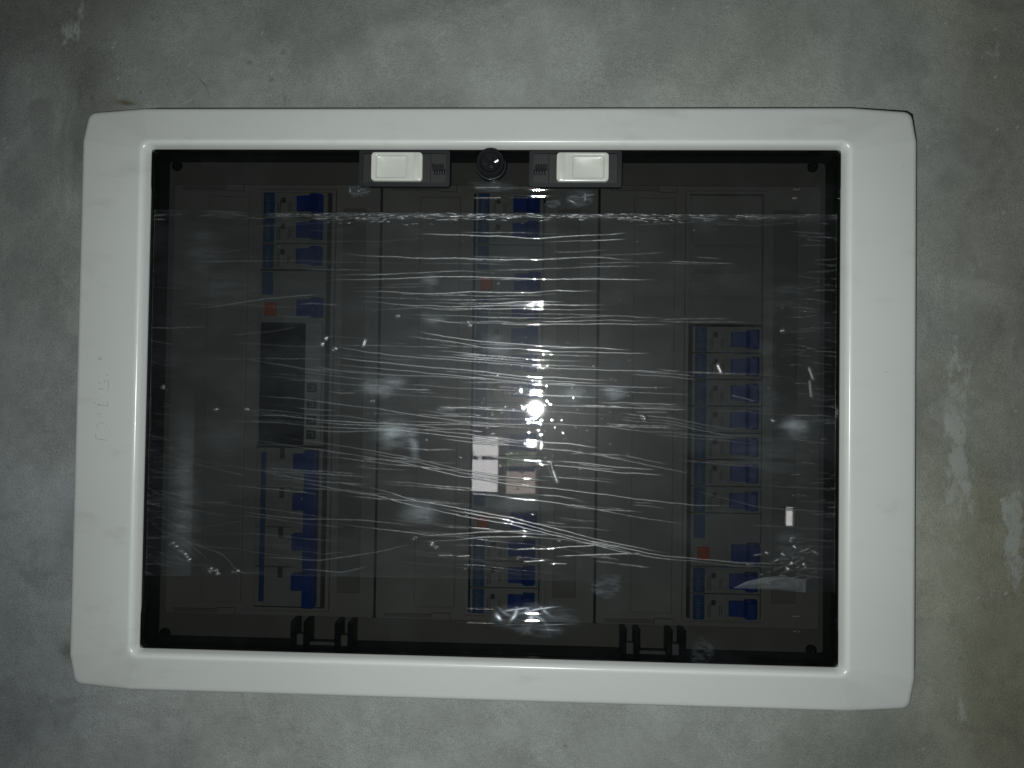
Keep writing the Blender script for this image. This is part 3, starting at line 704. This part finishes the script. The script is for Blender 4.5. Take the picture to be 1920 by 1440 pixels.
# ------------------------------------------------------------------ clear wrap round the door
def build_film():
    nx, nz = 660, 1120
    hx = .2179; YF = -.01325
    u = np.linspace(0, 1, nx); v = np.linspace(0, 1, nz)
    xs = -hx + 2 * hx * u
    def edge(pts):
        P = np.array([at(a, b, YF) for a, b in pts]); return np.interp(xs, P[:, 0], P[:, 1])
    top = edge([(283, 393), (400, 394), (480, 398), (620, 398), (800, 399), (1000, 400), (1300, 402), (1578, 402)])
    top += .0004 * (fbm(xs[None] * 60, xs[None] * 0 + 2, 5, 4)[0] - .5)
    bot = edge([(264, 1080), (500, 1079), (700, 1082), (900, 1085), (1100, 1090), (1290, 1098), (1375, 1101), (1470, 1104), (1578, 1112)])
    X = np.repeat(xs[None], nz, 0); Z = top[None] * (1 - v[:, None]) + bot[None] * v[:, None]
    # pixel coordinates of each vertex, for placing creases
    H = np.zeros_like(X); C = np.zeros_like(X)
    zstep = (top - bot).max() / nz
    def ridge(pts, amp, w, strands=1, spread=.0016, fade=.12, bead=.5, seed=0, crease=1.0, sharp_ends=False):
        P = np.array([at(a, b, YF) for a, b in pts]); o = np.argsort(P[:, 0]); P = P[o]
        x0, x1 = P[0, 0], P[-1, 0]
        ia, ib = np.searchsorted(xs, [x0, x1]); ib = min(ib + 1, nx)
        if ib - ia < 3: return
        sx = xs[ia:ib]; zc = np.interp(sx, P[:, 0], P[:, 1])
        # round the polyline off
        kw = max(3, min(15, (ib - ia) // 6)) | 1
        zc = np.convolve(np.pad(zc, kw // 2, mode='reflect', reflect_type='odd'), np.ones(kw) / kw, mode='valid')
        t = (sx - x0) / (x1 - x0); tap = sstep(0, fade, t) * sstep(1, 1 - fade, t)
        for s in range(strands):
            r = np.random.default_rng(seed * 31 + s); off = 0 if strands == 1 else (s / (strands - 1) - .5) * 2 * spread
            zz = zc + off + (fbm(sx[None] * 45 + seed, sx[None] * 0 + s * 3.7 + seed, 81 + s, 3)[0] - .5) * .0016 * (1 if strands == 1 else .9)
            zz += (fbm(sx[None] * 320 + seed, sx[None] * 0 + s * 1.9, 91, 2)[0] - .5) * .00030
            a_lo, b_lo = (0, 1) if s == 0 else sorted(r.random(2) * .5 + np.array([0, .5]))
            tp = tap * sstep(a_lo - .05, a_lo + .08, t) * sstep(b_lo + .05, b_lo - .08, t)
            bd = 1 - bead + bead * 2 * fbm(sx[None] * 420 + 3 * s, sx[None] * 0 + seed * 1.3, 71 + seed % 9, 2)[0]
            sl = .22 + .78 * sstep(.28, .78, fbm(sx[None] * 22 + s * 5.3, sx[None] * 0 + seed * 2.1, 61, 4, .6)[0])
            A = amp * tp * bd * sl * (1 if s == 0 else r.uniform(.5, 1))
            j0 = int(np.clip((top[ia:ib].max() - zz.max()) / zstep - 30, 0, nz)); j1 = int(np.clip((top[ia:ib].max() - zz.min()) / zstep + 60, 0, nz))
            dz = (Z[j0:j1, ia:ib] - zz[None]) / w
            g = np.exp(-dz ** 2); H[j0:j1, ia:ib] += A[None] * g
            C[j0:j1, ia:ib] = np.maximum(C[j0:j1, ia:ib], crease * (tp * sl * (.25 + .75 * bd ** 1.5))[None] * np.exp(-dz ** 2 * .8))
    W = .00034
    L = [  # main horizontal stretch creases
        ([(770, 436), (860, 439), (940, 441), (1010, 447), (1060, 443), (1110, 440)], .00034, 1, .9),
        ([(1010, 450), (1100, 446), (1180, 442)], .0003, 2, .8),
        ([(620, 472), (700, 480), (800, 484), (920, 485), (1010, 487), (1110, 481), (1205, 487)], .00034, 1, 1),
        ([(1250, 485), (1310, 487), (1380, 490)], .0002, 2, .5),
        ([(590, 522), (700, 519), (800, 515), (880, 513), (1000, 517), (1100, 517), (1250, 519)], .0003, 2, .9),
        ([(640, 545), (780, 549), (840, 549), (880, 545), (1000, 547), (1040, 544), (1130, 545)], .00034, 1, 1),
        ([(660, 556), (740, 564), (850, 568), (1000, 566), (1140, 565)], .0003, 3, .9),
        ([(680, 575), (800, 572), (920, 573), (1150, 576)], .0003, 2, .8),
        ([(770, 590), (850, 598), (940, 601), (1040, 602), (1150, 599), (1270, 604)], .0003, 3, .8),
        ([(755, 623), (830, 634), (900, 645), (1000, 652), (1100, 655), (1230, 659)], .00034, 2, 1),
        ([(600, 636), (690, 652), (780, 662), (880, 670), (1000, 680), (1150, 687), (1290, 690)], .0003, 4, .9),
        ([(580, 672), (660, 680), (760, 690), (880, 700), (1000, 713), (1120, 718), (1280, 721)], .00032, 3, .9),
        ([(570, 684), (640, 696), (740, 702), (860, 707), (930, 712)], .0003, 1, .8),
        ([(560, 696), (640, 707), (720, 714)], .0003, 1, .7),
        ([(450, 672), (560, 690), (650, 702)], .0003, 1, .6),
        ([(530, 710), (600, 716), (680, 722), (720, 721)], .0003, 1, .7),
        ([(450, 736), (560, 742), (620, 750), (700, 760), (790, 774), (860, 784), (930, 790), (1000, 790), (1140, 796), (1270, 812)], .00032, 2, .9),
        ([(1010, 756), (1090, 757), (1150, 760), (1300, 764)], .0003, 2, .9),
        ([(470, 762), (560, 769), (660, 778), (720, 786)], .00032, 2, .7),
        ([(400, 783), (530, 786), (620, 795), (740, 800), (860, 812), (930, 824), (1020, 836), (1110, 846), (1200, 860)], .00034, 3, 1),
        ([(820, 815), (900, 825), (980, 832), (1080, 840), (1180, 857)], .0003, 3, .9),
        ([(560, 800), (640, 806), (720, 802), (860, 801), (910, 804)], .00026, 2, .7),
        ([(430, 810), (560, 832), (660, 845), (760, 862), (850, 884), (940, 900), (1030, 909), (1130, 920), (1260, 938), (1420, 945)], .00036, 3, .9),
        ([(1000, 866), (1080, 872), (1160, 882), (1250, 886)], .0003, 2, .9),
        ([(410, 870), (490, 884), (530, 892), (620, 905), (700, 916)], .0003, 1, .6),
        ([(490, 885), (600, 905), (700, 922), (780, 945), (860, 960), (950, 975), (1040, 998), (1120, 1018), (1240, 1042), (1400, 1056), (1570, 1060)], .00044, 3, 1.0),
        ([(880, 922), (930, 926), (1000, 933), (1090, 945), (1190, 965), (1300, 980)], .0003, 2, .7),
        ([(440, 960), (560, 972), (700, 976), (760, 985), (800, 990)], .00032, 1, .6),
        ([(770, 1012), (850, 1008), (900, 1004), (980, 1000), (1060, 1007), (1140, 1020), (1200, 1035)], .00034, 2, .9),
        ([(960, 1031), (985, 1028), (1020, 1031), (1070, 1025), (1130, 1021)], .00034, 1, 1),
        ([(1035, 1043), (1100, 1041), (1210, 1037)], .00032, 1, 1), ([(980, 1053), (1025, 1052)], .00032, 1, 1), ([(1030, 1058), (1065, 1059)], .00032, 1, .9),
        ([(480, 1040), (600, 1046), (720, 1030), (780, 1012)], .00026, 2, .5),
        ([(560, 1068), (640, 1072), (690, 1062)], .00032, 1, .7),
        ([(820, 1043), (850, 1043)], .0003, 1, .9), ([(855, 1043), (882, 1042)], .0003, 1, .9),
        # fan of creases down the left side
        ([(268, 888), (320, 892), (345, 888), (390, 876)], .00026, 2, .5), ([(268, 922), (310, 938), (360, 950), (440, 965)], .0003, 2, .5),
        ([(270, 850), (330, 858), (400, 872), (470, 890)], .00026, 2, .5), ([(300, 975), (330, 997), (400, 985), (460, 975)], .0003, 1, .5),
        ([(270, 965), (300, 993), (345, 1008), (400, 1060)], .0003, 1, .6), ([(330, 1012), (352, 1025), (372, 1052)], .00034, 1, .9), ([(345, 1012), (420, 1040), (446, 1076), (500, 1075)], .0003, 1, .6),
        ([(385, 1062), (397, 1076)], .0004, 1, 1), ([(398, 1062), (410, 1076)], .0004, 1, 1), ([(330, 470), (420, 472), (470, 465)], .0002, 1, .3), ([(350, 580), (420, 573), (500, 558), (610, 550)], .0003, 1, .55),
        ([(430, 628), (500, 622), (560, 612)], .0003, 1, .6), ([(430, 640), (520, 648), (620, 650)], .0003, 1, .5), ([(300, 705), (340, 706)], .0003, 1, .6),
        # right hand side
        ([(1330, 420), (1420, 424), (1500, 418), (1510, 424)], .0003, 1, .6), ([(1480, 432), (1540, 435)], .0003, 1, .4), ([(1500, 445), (1570, 445)], .0003, 1, .5),
        ([(1180, 695), (1250, 700), (1310, 706)], .0003, 3, .6), ([(1120, 730), (1200, 735), (1300, 741)], .0003, 1, .5), ([(1150, 780), (1260, 790), (1370, 812), (1440, 810)], .0003, 3, .5),
        ([(1120, 850), (1200, 865), (1300, 885)], .0003, 2, .5), ([(1300, 920), (1420, 950), (1560, 960)], .0003, 1, .45), ([(1370, 740), (1420, 753)], .0003, 1, .6),
        ([(1500, 938), (1580, 945)], .0003, 1, .5), ([(1505, 960), (1575, 968)], .0003, 1, .5), ([(1400, 985), (1575, 995)], .0003, 1, .4), ([(1430, 910), (1570, 918)], .0003, 1, .4), ([(1520, 760), (1575, 762)], .0003, 1, .5)]
    for i, (p, a, st, cr) in enumerate(L):
        ridge(p, a * (.62 if st > 1 else .8), W * (.85 if st > 1 else 1), st, .0006 + .0005 * st, .16, .38, i + 1, cr)
    # many faint secondary creases, thicker across the middle
    R = random.Random(5)
    for i in range(130):
        cx = min(1560, max(275, R.gauss(820, 300))); ln = R.uniform(40, 330); cy = R.uniform(415, 1070)
        sl = .02 + .10 * (cy - 600) / 450 * (1 if cx > 450 else -.4) + R.uniform(-.03, .03)
        pts = [(cx - ln / 2, cy - sl * ln / 2), (cx, cy + R.uniform(-2, 2)), (cx + ln / 2, cy + sl * ln / 2)]
        ridge(pts, R.uniform(.00002, .00007), W * R.uniform(.7, 1.1), R.choice((1, 1, 2)), .0008, .25, .6, 100 + i, R.uniform(.15, .6))
    # rumpled hem along the upper edge
    for i in range(230):
        cx = min(1572, max(290, R.gauss(930, 330))); ln = R.uniform(8, 60); cy = 401 + abs(R.gauss(0, 5)); sl = R.uniform(-.16, .16)
        ridge([(cx - ln / 2, cy - sl * ln / 2), (cx, cy + R.uniform(-2, 2)), (cx + ln / 2, cy + sl * ln / 2)], R.uniform(.00015, .0006), W * R.uniform(.6, 1.1), 1, 0, .3, .95, 400 + i, R.uniform(.3, 1.3))
    for i in range(60):
        cx = R.gauss(1300, 90) if i % 2 else R.gauss(680, 60); cy = R.uniform(400, 418); ln = R.uniform(6, 22)
        ridge([(cx - ln / 2, cy), (cx, cy + R.uniform(-3, 3)), (cx + ln / 2, cy + R.uniform(-3, 3))], R.uniform(.0002, .0005), W, 1, 0, .3, .8, 700 + i, .8)
    # frayed gathers where the wrap is pulled round both sides
    for i in range(230):
        left = i % 2 == 0; ln = R.uniform(10, 70); cx = R.uniform(262, 345) if left else R.uniform(1490, 1578); cy = R.uniform(430, 1085) if not left else 1085 - abs(R.gauss(0, 200))
        sl = R.uniform(-.15, .5) if left else R.uniform(-.1, .2)
        ridge([(cx - ln / 2, cy - sl * ln / 2), (cx, cy + R.uniform(-2, 2)), (cx + ln / 2, cy + sl * ln / 2)], R.uniform(.0001, .0004), W * .9, 1, 0, .3, .7, 900 + i, R.uniform(.2, .7))
    for i in range(40):                 # crumple beside the folded corner
        cx, cy = R.gauss(1480, 22), R.gauss(1062, 16); ln = R.uniform(6, 30); sl = R.uniform(-.6, .3)
        ridge([(cx - ln / 2, cy - sl * ln / 2), (cx, cy), (cx + ln / 2, cy + sl * ln / 2)], R.uniform(.0002, .0005), W, 1, 0, .3, .8, 1300 + i, .8)
    # blisters and grit under the film
    def bump_at(px, py, rad, amp, cr):
        x, z = at(px, py, YF); ia, ib = np.searchsorted(xs, [x - 3 * rad, x + 3 * rad])
        if ib - ia < 2: return
        tz = np.interp(x, xs, top); j0 = int(max(0, (tz - z - 3 * rad) / zstep * .97 - 6)); j1 = int(min(nz, (tz - z + 3 * rad) / zstep * 1.04 + 8))
        if j1 <= j0: return
        g = np.exp(-(((X[j0:j1, ia:ib] - x) / rad) ** 2 + ((Z[j0:j1, ia:ib] - z) / rad) ** 2))
        H[j0:j1, ia:ib] += amp * g; C[j0:j1, ia:ib] = np.maximum(C[j0:j1, ia:ib], cr * g)
    for i in range(150):
        px, py = R.gauss(1015, 80), R.gauss(765, 70)
        if 410 < py < 1070 and 290 < px < 1560: bump_at(px, py, R.uniform(.0004, .0006), R.uniform(.00001, .00007), R.uniform(0, .15))
    for i in range(60): bump_at(R.gauss(900, 250) if i % 3 else R.uniform(1400, 1560), R.uniform(415, 1070), R.uniform(.0003, .0007), R.uniform(.00003, .0002), R.uniform(.0, .4))
    for px, py, q in ((322, 1018, 1), (327, 1025, .8), (336, 1031, .5), (345, 1038, .8), (352, 1045, .5), (357, 1049, .9), (391, 1066, 1.2), (394, 1073, 1.3), (404, 1070, 1), (408, 1075, .9), (444, 1071, 1),
                      (1470, 1040, .6), (1493, 1028, .7), (1478, 1066, 1), (1490, 1056, .8), (1507, 1060, .7), (1440, 1036, .6), (1530, 1036, .6), (1575, 1075, .8), (1486, 1012, .5), (776, 1011, 1), (808, 1022, .6), (815, 1028, .6), (696, 753, 1),
                      (306, 725, .6), (404, 768, .7), (461, 768, .9), (1469, 622, 1), (1450, 790, .7), (1210, 783, .8), (880, 604, .8), (742, 591, .7), (610, 635, .8), (603, 645, .6), (625, 655, .6)):
        for k in range(3): bump_at(px + R.gauss(0, 2.2), py + R.gauss(0, 1.6), .0007 + .0002 * q, .00055 * q, .9)
    # thin steep wrinkles
    for pts in ([(1033, 868), (1036, 880), (1045, 905)], [(680, 648), (684, 636)], [(1347, 684), (1354, 700)], [(1518, 690), (1526, 712)], [(1519, 715), (1522, 745)]):
        for (a, b), (c, d) in zip(pts[:-1], pts[1:]):
            for k in range(14): bump_at(a + (c - a) * k / 14, b + (d - b) * k / 14, .0008, .00012, .9)
    # slight slack of the film between the creases
    H += .000010 * (fbm(X * 30, Z * 70, 3, 3) - .5)
    # dust haze, smears and a reflection streak painted as haze
    PXx = 960 + (X - .0127) / .000334; 
    hz = .004 + .013 * sstep(.45, .75, fbm(X * 14, Z * 40, 8, 5, .6)) + .008 * sstep(.5, .8, fbm(X * 80, Z * 120, 9, 3))
    x0, z0 = at(960, 690, YF); hz *= .55 + .75 * np.exp(-(((X - x0) / .12) ** 2 + ((Z - z0) / .075) ** 2))
    sm = fbm(X * 55, Z * 330, 13, 4, .6); sm2 = fbm(X * 700, Z * 900, 14, 2); wpx = (fbm(X * 90, Z * 90, 15, 3) - .5) * .007; wpz = (fbm(X * 90 + 9, Z * 90, 16, 3) - .5) * .006
    for px, py, rx, ry, s in ((718, 722, 34, 16, .42), (738, 812, 30, 20, .55), (778, 836, 9, 22, .45), (790, 962, 30, 18, .30), (1155, 738, 17, 16, .42), (1490, 803, 20, 14, .38), (1075, 738, 16, 14, .35), (930, 650, 22, 16, .3),
                              (345, 900, 16, 90, .13), (350, 980, 24, 50, .12), (420, 820, 40, 26, .08), (1475, 560, 40, 26, .09), (1440, 700, 14, 100, .08), (1440, 870, 60, 50, .08), (960, 945, 60, 14, .18), (805, 530, 12, 14, .25),  # first two entries paint the pale left reflection streak
                              (815, 600, 22, 10, .22), (700, 1085, 300, 8, .05), (1476, 1020, 20, 24, .12), (380, 470, 30, 40, .09), (430, 545, 60, 30, .07), (840, 765, 16, 6, .3), (1130, 735, 30, 26, .12)):
        x, z = at(px, py, YF); k = .000334
        d = (((X - x + wpx) / (rx * k)) ** 2 + ((Z - z + wpz) / (ry * k)) ** 2)
        hz += (s * .55 if s > .2 else s * .35) * np.exp(-d ** 1.3 * .8) * sstep(.12, .88, sm + .10 * np.exp(-d)) * (.75 + .4 * sm2)
    # pale reflection streak on the left, painted as haze, crisp at its right edge
    hz += .022 * sstep(.0006, -.0006, X - at(362, 880, YF)[0]) * sstep(.035, -.01, Z - at(0, 800, YF)[1]) * sstep(at(300, 900, YF)[0], at(345, 900, YF)[0], X)
    hz += .03 * np.exp(-((top[None] - Z) / .0035) ** 2) * sstep(.3, .6, fbm(X * 40, Z * 50, 19, 3))
    xv, zv = at(800, 610, YF); hz += .016 * np.exp(-(((X - xv) / .10) ** 2 + ((Z - zv) / .05) ** 2)) * (.4 + 1.2 * fbm(X * 18, Z * 60, 23, 4))
    hz += .045 * np.clip(C, 0, 1)
    hz = np.clip(hz, 0, .6)
    Y = YF - H
    # both ends run round the edge of the door
    e = np.clip((np.abs(X) - (hx - .0012)) / .0012, 0, 1); Y = Y + e ** 2 * .006
    me = grid_mesh('film', X, Y, Z, attrs={'crease': np.clip(C, 0, 1.2), 'haze': hz})
    me.materials.append(M['film'])
    f = obj('plastic_wrap', me)
    tag(f, 'band of wrinkled clear plastic wrap stretched across the smoked door', 'plastic wrap')
    # corner folded back on itself at the lower right
    pts = [(1374, 1102), (1400, 1090), (1430, 1083), (1466, 1079), (1490, 1083), (1511, 1086), (1509, 1110), (1460, 1106)]
    P = [at(a, b, YF) for a, b in pts]; cxm = sum(p[0] for p in P) / 8; czm = sum(p[1] for p in P) / 8
    bm = bmesh.new(); N = 6; rows = []
    for i in range(N + 1):
        t = i / N; rows.append([bm.verts.new((cxm + (x - cxm) * t, YF - .0007 - .0006 * math.sin(3 * t + k) * t, czm + (z - czm) * t)) for k, (x, z) in enumerate(P)] if i else [bm.verts.new((cxm, YF - .0007, czm))])
    for k in range(8): bm.faces.new((rows[0][0], rows[1][k], rows[1][(k + 1) % 8]))
    for a, b in zip(rows[1:-1], rows[2:]):
        for k in range(8): bm.faces.new((a[k], b[k], b[(k + 1) % 8], a[(k + 1) % 8]))
    mf = bm_mesh(bm, 'fold', True)
    n = len(mf.vertices)
    mf.attributes.new('crease', 'FLOAT', 'POINT').data.foreach_set('value', [.16] * n)
    mf.attributes.new('haze', 'FLOAT', 'POINT').data.foreach_set('value', [.02 + .05 * random.random() for _ in range(n)])
    obj('folded_corner', mf, M['film'], f)
build_film()

def pane_y(Z):
    t = np.clip((.1375 - np.abs(Z + .0007 * np.sign(Z))) / .010, 0, 1); return -.0152 + .0022 * t * t * (3 - 2 * t)
def smear(px, py, rx, ry, strength, seed, name='glue_smear', creases=0, parent=None, rough=1.0):
    """thin residue on the door: its own small sheet that thins out to nothing at the rim"""
    x, z = at(px, py, -.0140); k = .00034; n = 70
    U_, V_ = np.meshgrid(np.linspace(-1, 1, n), np.linspace(-1, 1, n)); X = x + U_ * rx * k; Z = z + V_ * ry * k
    r = np.sqrt(U_ ** 2 + V_ ** 2) + (fbm(U_ * 1.3 + 9, V_ * 1.3 + 4, seed, 4) - .5) * .8
    m = sstep(.95, .45, r) * sstep(1, .8, np.maximum(np.abs(U_), np.abs(V_)))
    h = .55 * strength * m * sstep(.2, .8, fbm(U_ * 3 + seed + V_ * 2, V_ * 9, seed + 3, 4, .6))
    H = np.zeros_like(X); C = np.zeros_like(X); R = random.Random(seed)
    for i in range(creases):
        a = R.uniform(-1.2, 1.2) + (math.pi / 2 if R.random() < .6 else 0); c, s_ = math.cos(a), math.sin(a); u0, v0 = R.uniform(-.8, .8), R.uniform(-.8, .8)
        dd = -(U_ - u0) * s_ + (V_ - v0) * c + .12 * np.sin(3 * ((U_ - u0) * c + (V_ - v0) * s_)); al = (U_ - u0) * c + (V_ - v0) * s_
        g = np.exp(-(dd / .035) ** 2 - (al / R.uniform(.15, .5)) ** 2); H += .00016 * g; C = np.maximum(C, g * R.uniform(.3, 1))
    me = grid_mesh(name, X, pane_y(Z) - .00010 - H * m, Z, attrs={'crease': C * m, 'haze': h})
    me.materials.append(M['residue']); return obj(name, me, None, parent)
def residue_material():
    m, nt, p, out = mat('dried_residue'); nt.nodes.remove(p)
    tr = node(nt, 'ShaderNodeBsdfTransparent'); df = node(nt, 'ShaderNodeBsdfDiffuse'); df.inputs['Color'].default_value = (.66, .76, .88, 1)
    ha = node(nt, 'ShaderNodeAttribute', attribute_name='haze'); ca = node(nt, 'ShaderNodeAttribute', attribute_name='crease')
    m1 = node(nt, 'ShaderNodeMixShader'); nt.links.new(ha.outputs['Fac'], m1.inputs[0]); nt.links.new(tr.outputs[0], m1.inputs[1]); nt.links.new(df.outputs[0], m1.inputs[2])
    g2 = node(nt, 'ShaderNodeBsdfGlossy'); g2.inputs['Roughness'].default_value = .35; g2.inputs['Color'].default_value = (.85, .92, 1, 1)
    k2 = node(nt, 'ShaderNodeMath', operation='MULTIPLY'); k2.inputs[1].default_value = .13; nt.links.new(ca.outputs['Fac'], k2.inputs[0])
    m2 = node(nt, 'ShaderNodeMixShader'); nt.links.new(k2.outputs[0], m2.inputs[0]); nt.links.new(m1.outputs[0], m2.inputs[1]); nt.links.new(g2.outputs[0], m2.inputs[2])
    nt.links.new(m2.outputs[0], out.inputs['Surface']); return m
M['residue'] = residue_material()
for k, (px, py, rx, ry, st, cr) in enumerate(((675, 357, 24, 14, .16, 2), (1088, 372, 30, 20, .18, 3), (1035, 382, 18, 11, .16, 2), (930, 352, 60, 16, .10, 0), (1315, 1215, 26, 34, .06, 0), (1140, 1100, 34, 26, .12, 0))):
    smear(px, py, rx, ry, st, 300 + 7 * k, 'glue_smear', cr, door)
tag(smear(1005, 1160, 90, 40, .14, 511, 'tape_scrap', 18), 'crinkled scrap of clear tape below the wrap at the door foot', 'tape')

# ------------------------------------------------------------------ daylight window behind the photographer, mirrored in the door
def mirror_at(px, py, yw):
    """point on the plane y = yw behind the camera that the flat pane mirrors at this pixel"""
    d = to_world(((px - 960) / FPX, (py - 720) / FPX, 1.0)); yp = -.0131
    p = CAM + d * ((yp - CAM[1]) / d[1]); d = d * np.array([1, -1, 1]); q = p + d * ((yw - yp) / d[1])
    return float(q[0]), float(q[2])
def daylight(name, c1, c2, strength, scale):
    m, nt, p, out = mat(name); nt.nodes.remove(p)
    tc = node(nt, 'ShaderNodeTexCoord'); nz = node(nt, 'ShaderNodeTexNoise'); nz.inputs['Scale'].default_value = scale; nz.inputs['Detail'].default_value = 5
    nt.links.new(tc.outputs['Object'], nz.inputs['Vector'])
    cr = node(nt, 'ShaderNodeValToRGB'); cr.color_ramp.elements[0].position = .38; cr.color_ramp.elements[0].color = (*c1, 1); cr.color_ramp.elements[1].position = .62; cr.color_ramp.elements[1].color = (*c2, 1)
    nt.links.new(nz.outputs['Fac'], cr.inputs[0])
    em = node(nt, 'ShaderNodeEmission'); em.inputs['Strength'].default_value = strength
    nt.links.new(cr.outputs[0], em.inputs['Color']); nt.links.new(em.outputs[0], out.inputs['Surface'])
    return m
YW = -3.6
wm = plastic('dark_window_frame', (.05, .05, .05), .5, .1, 20, 0)
sky_pale = daylight('pale_daylight_glass', (1, .95, .95), (1, .98, .98), 5.2, 3)
leafy = daylight('leafy_daylight_glass', (.10, .16, .08), (.7, .66, .5), 2.2, 9)
peach = daylight('peach_daylight_glass', (.95, .72, .6), (1, .88, .81), 2.1, 4)
def pane_rect(px0, py0, px1, py1, m, parent):
    (xa, za), (xb, zb) = mirror_at(px0, py0, YW), mirror_at(px1, py1, YW)
    obj('window_pane', box(min(xa, xb), max(xa, xb), YW - .006, YW, min(za, zb), max(za, zb)), m, parent)
def bar_rect(px0, py0, px1, py1, parent):
    (xa, za), (xb, zb) = mirror_at(px0, py0, YW), mirror_at(px1, py1, YW)
    obj('glazing_bar', box(min(xa, xb), max(xa, xb), YW - .02, YW + .03, min(za, zb), max(za, zb), bev=.003), wm, parent)
win = empty('window', (0, YW, 0)); win.matrix_world = Matrix.Identity(4)
tag(win, 'daylight window with dark glazing bars mirrored in the smoked door', 'window')
pane_rect(885, 818, 936, 855, sky_pale, win); pane_rect(885, 861, 936, 922, sky_pale, win)
pane_rect(948, 846, 1006, 876, leafy, win); pane_rect(948, 884, 1006, 926, peach, win)
bar_rect(935, 812, 949, 930, win); bar_rect(880, 854, 936, 862, win); bar_rect(948, 876, 1010, 884, win)
bar_rect(880, 812, 1010, 818, win); bar_rect(880, 924, 1010, 930, win); bar_rect(880, 812, 885, 930, win); bar_rect(1005, 812, 1010, 930, win)
w2 = empty('window', (0, 0, 0)); tag(w2, 'narrow bright window slit mirrored at the right of the smoked door', 'window')
pane_rect(1471, 952, 1486, 985, sky_pale, w2); bar_rect(1467, 948, 1471, 990, w2); bar_rect(1486, 948, 1490, 990, w2); bar_rect(1467, 946, 1490, 951, w2); bar_rect(1467, 986, 1490, 991, w2)
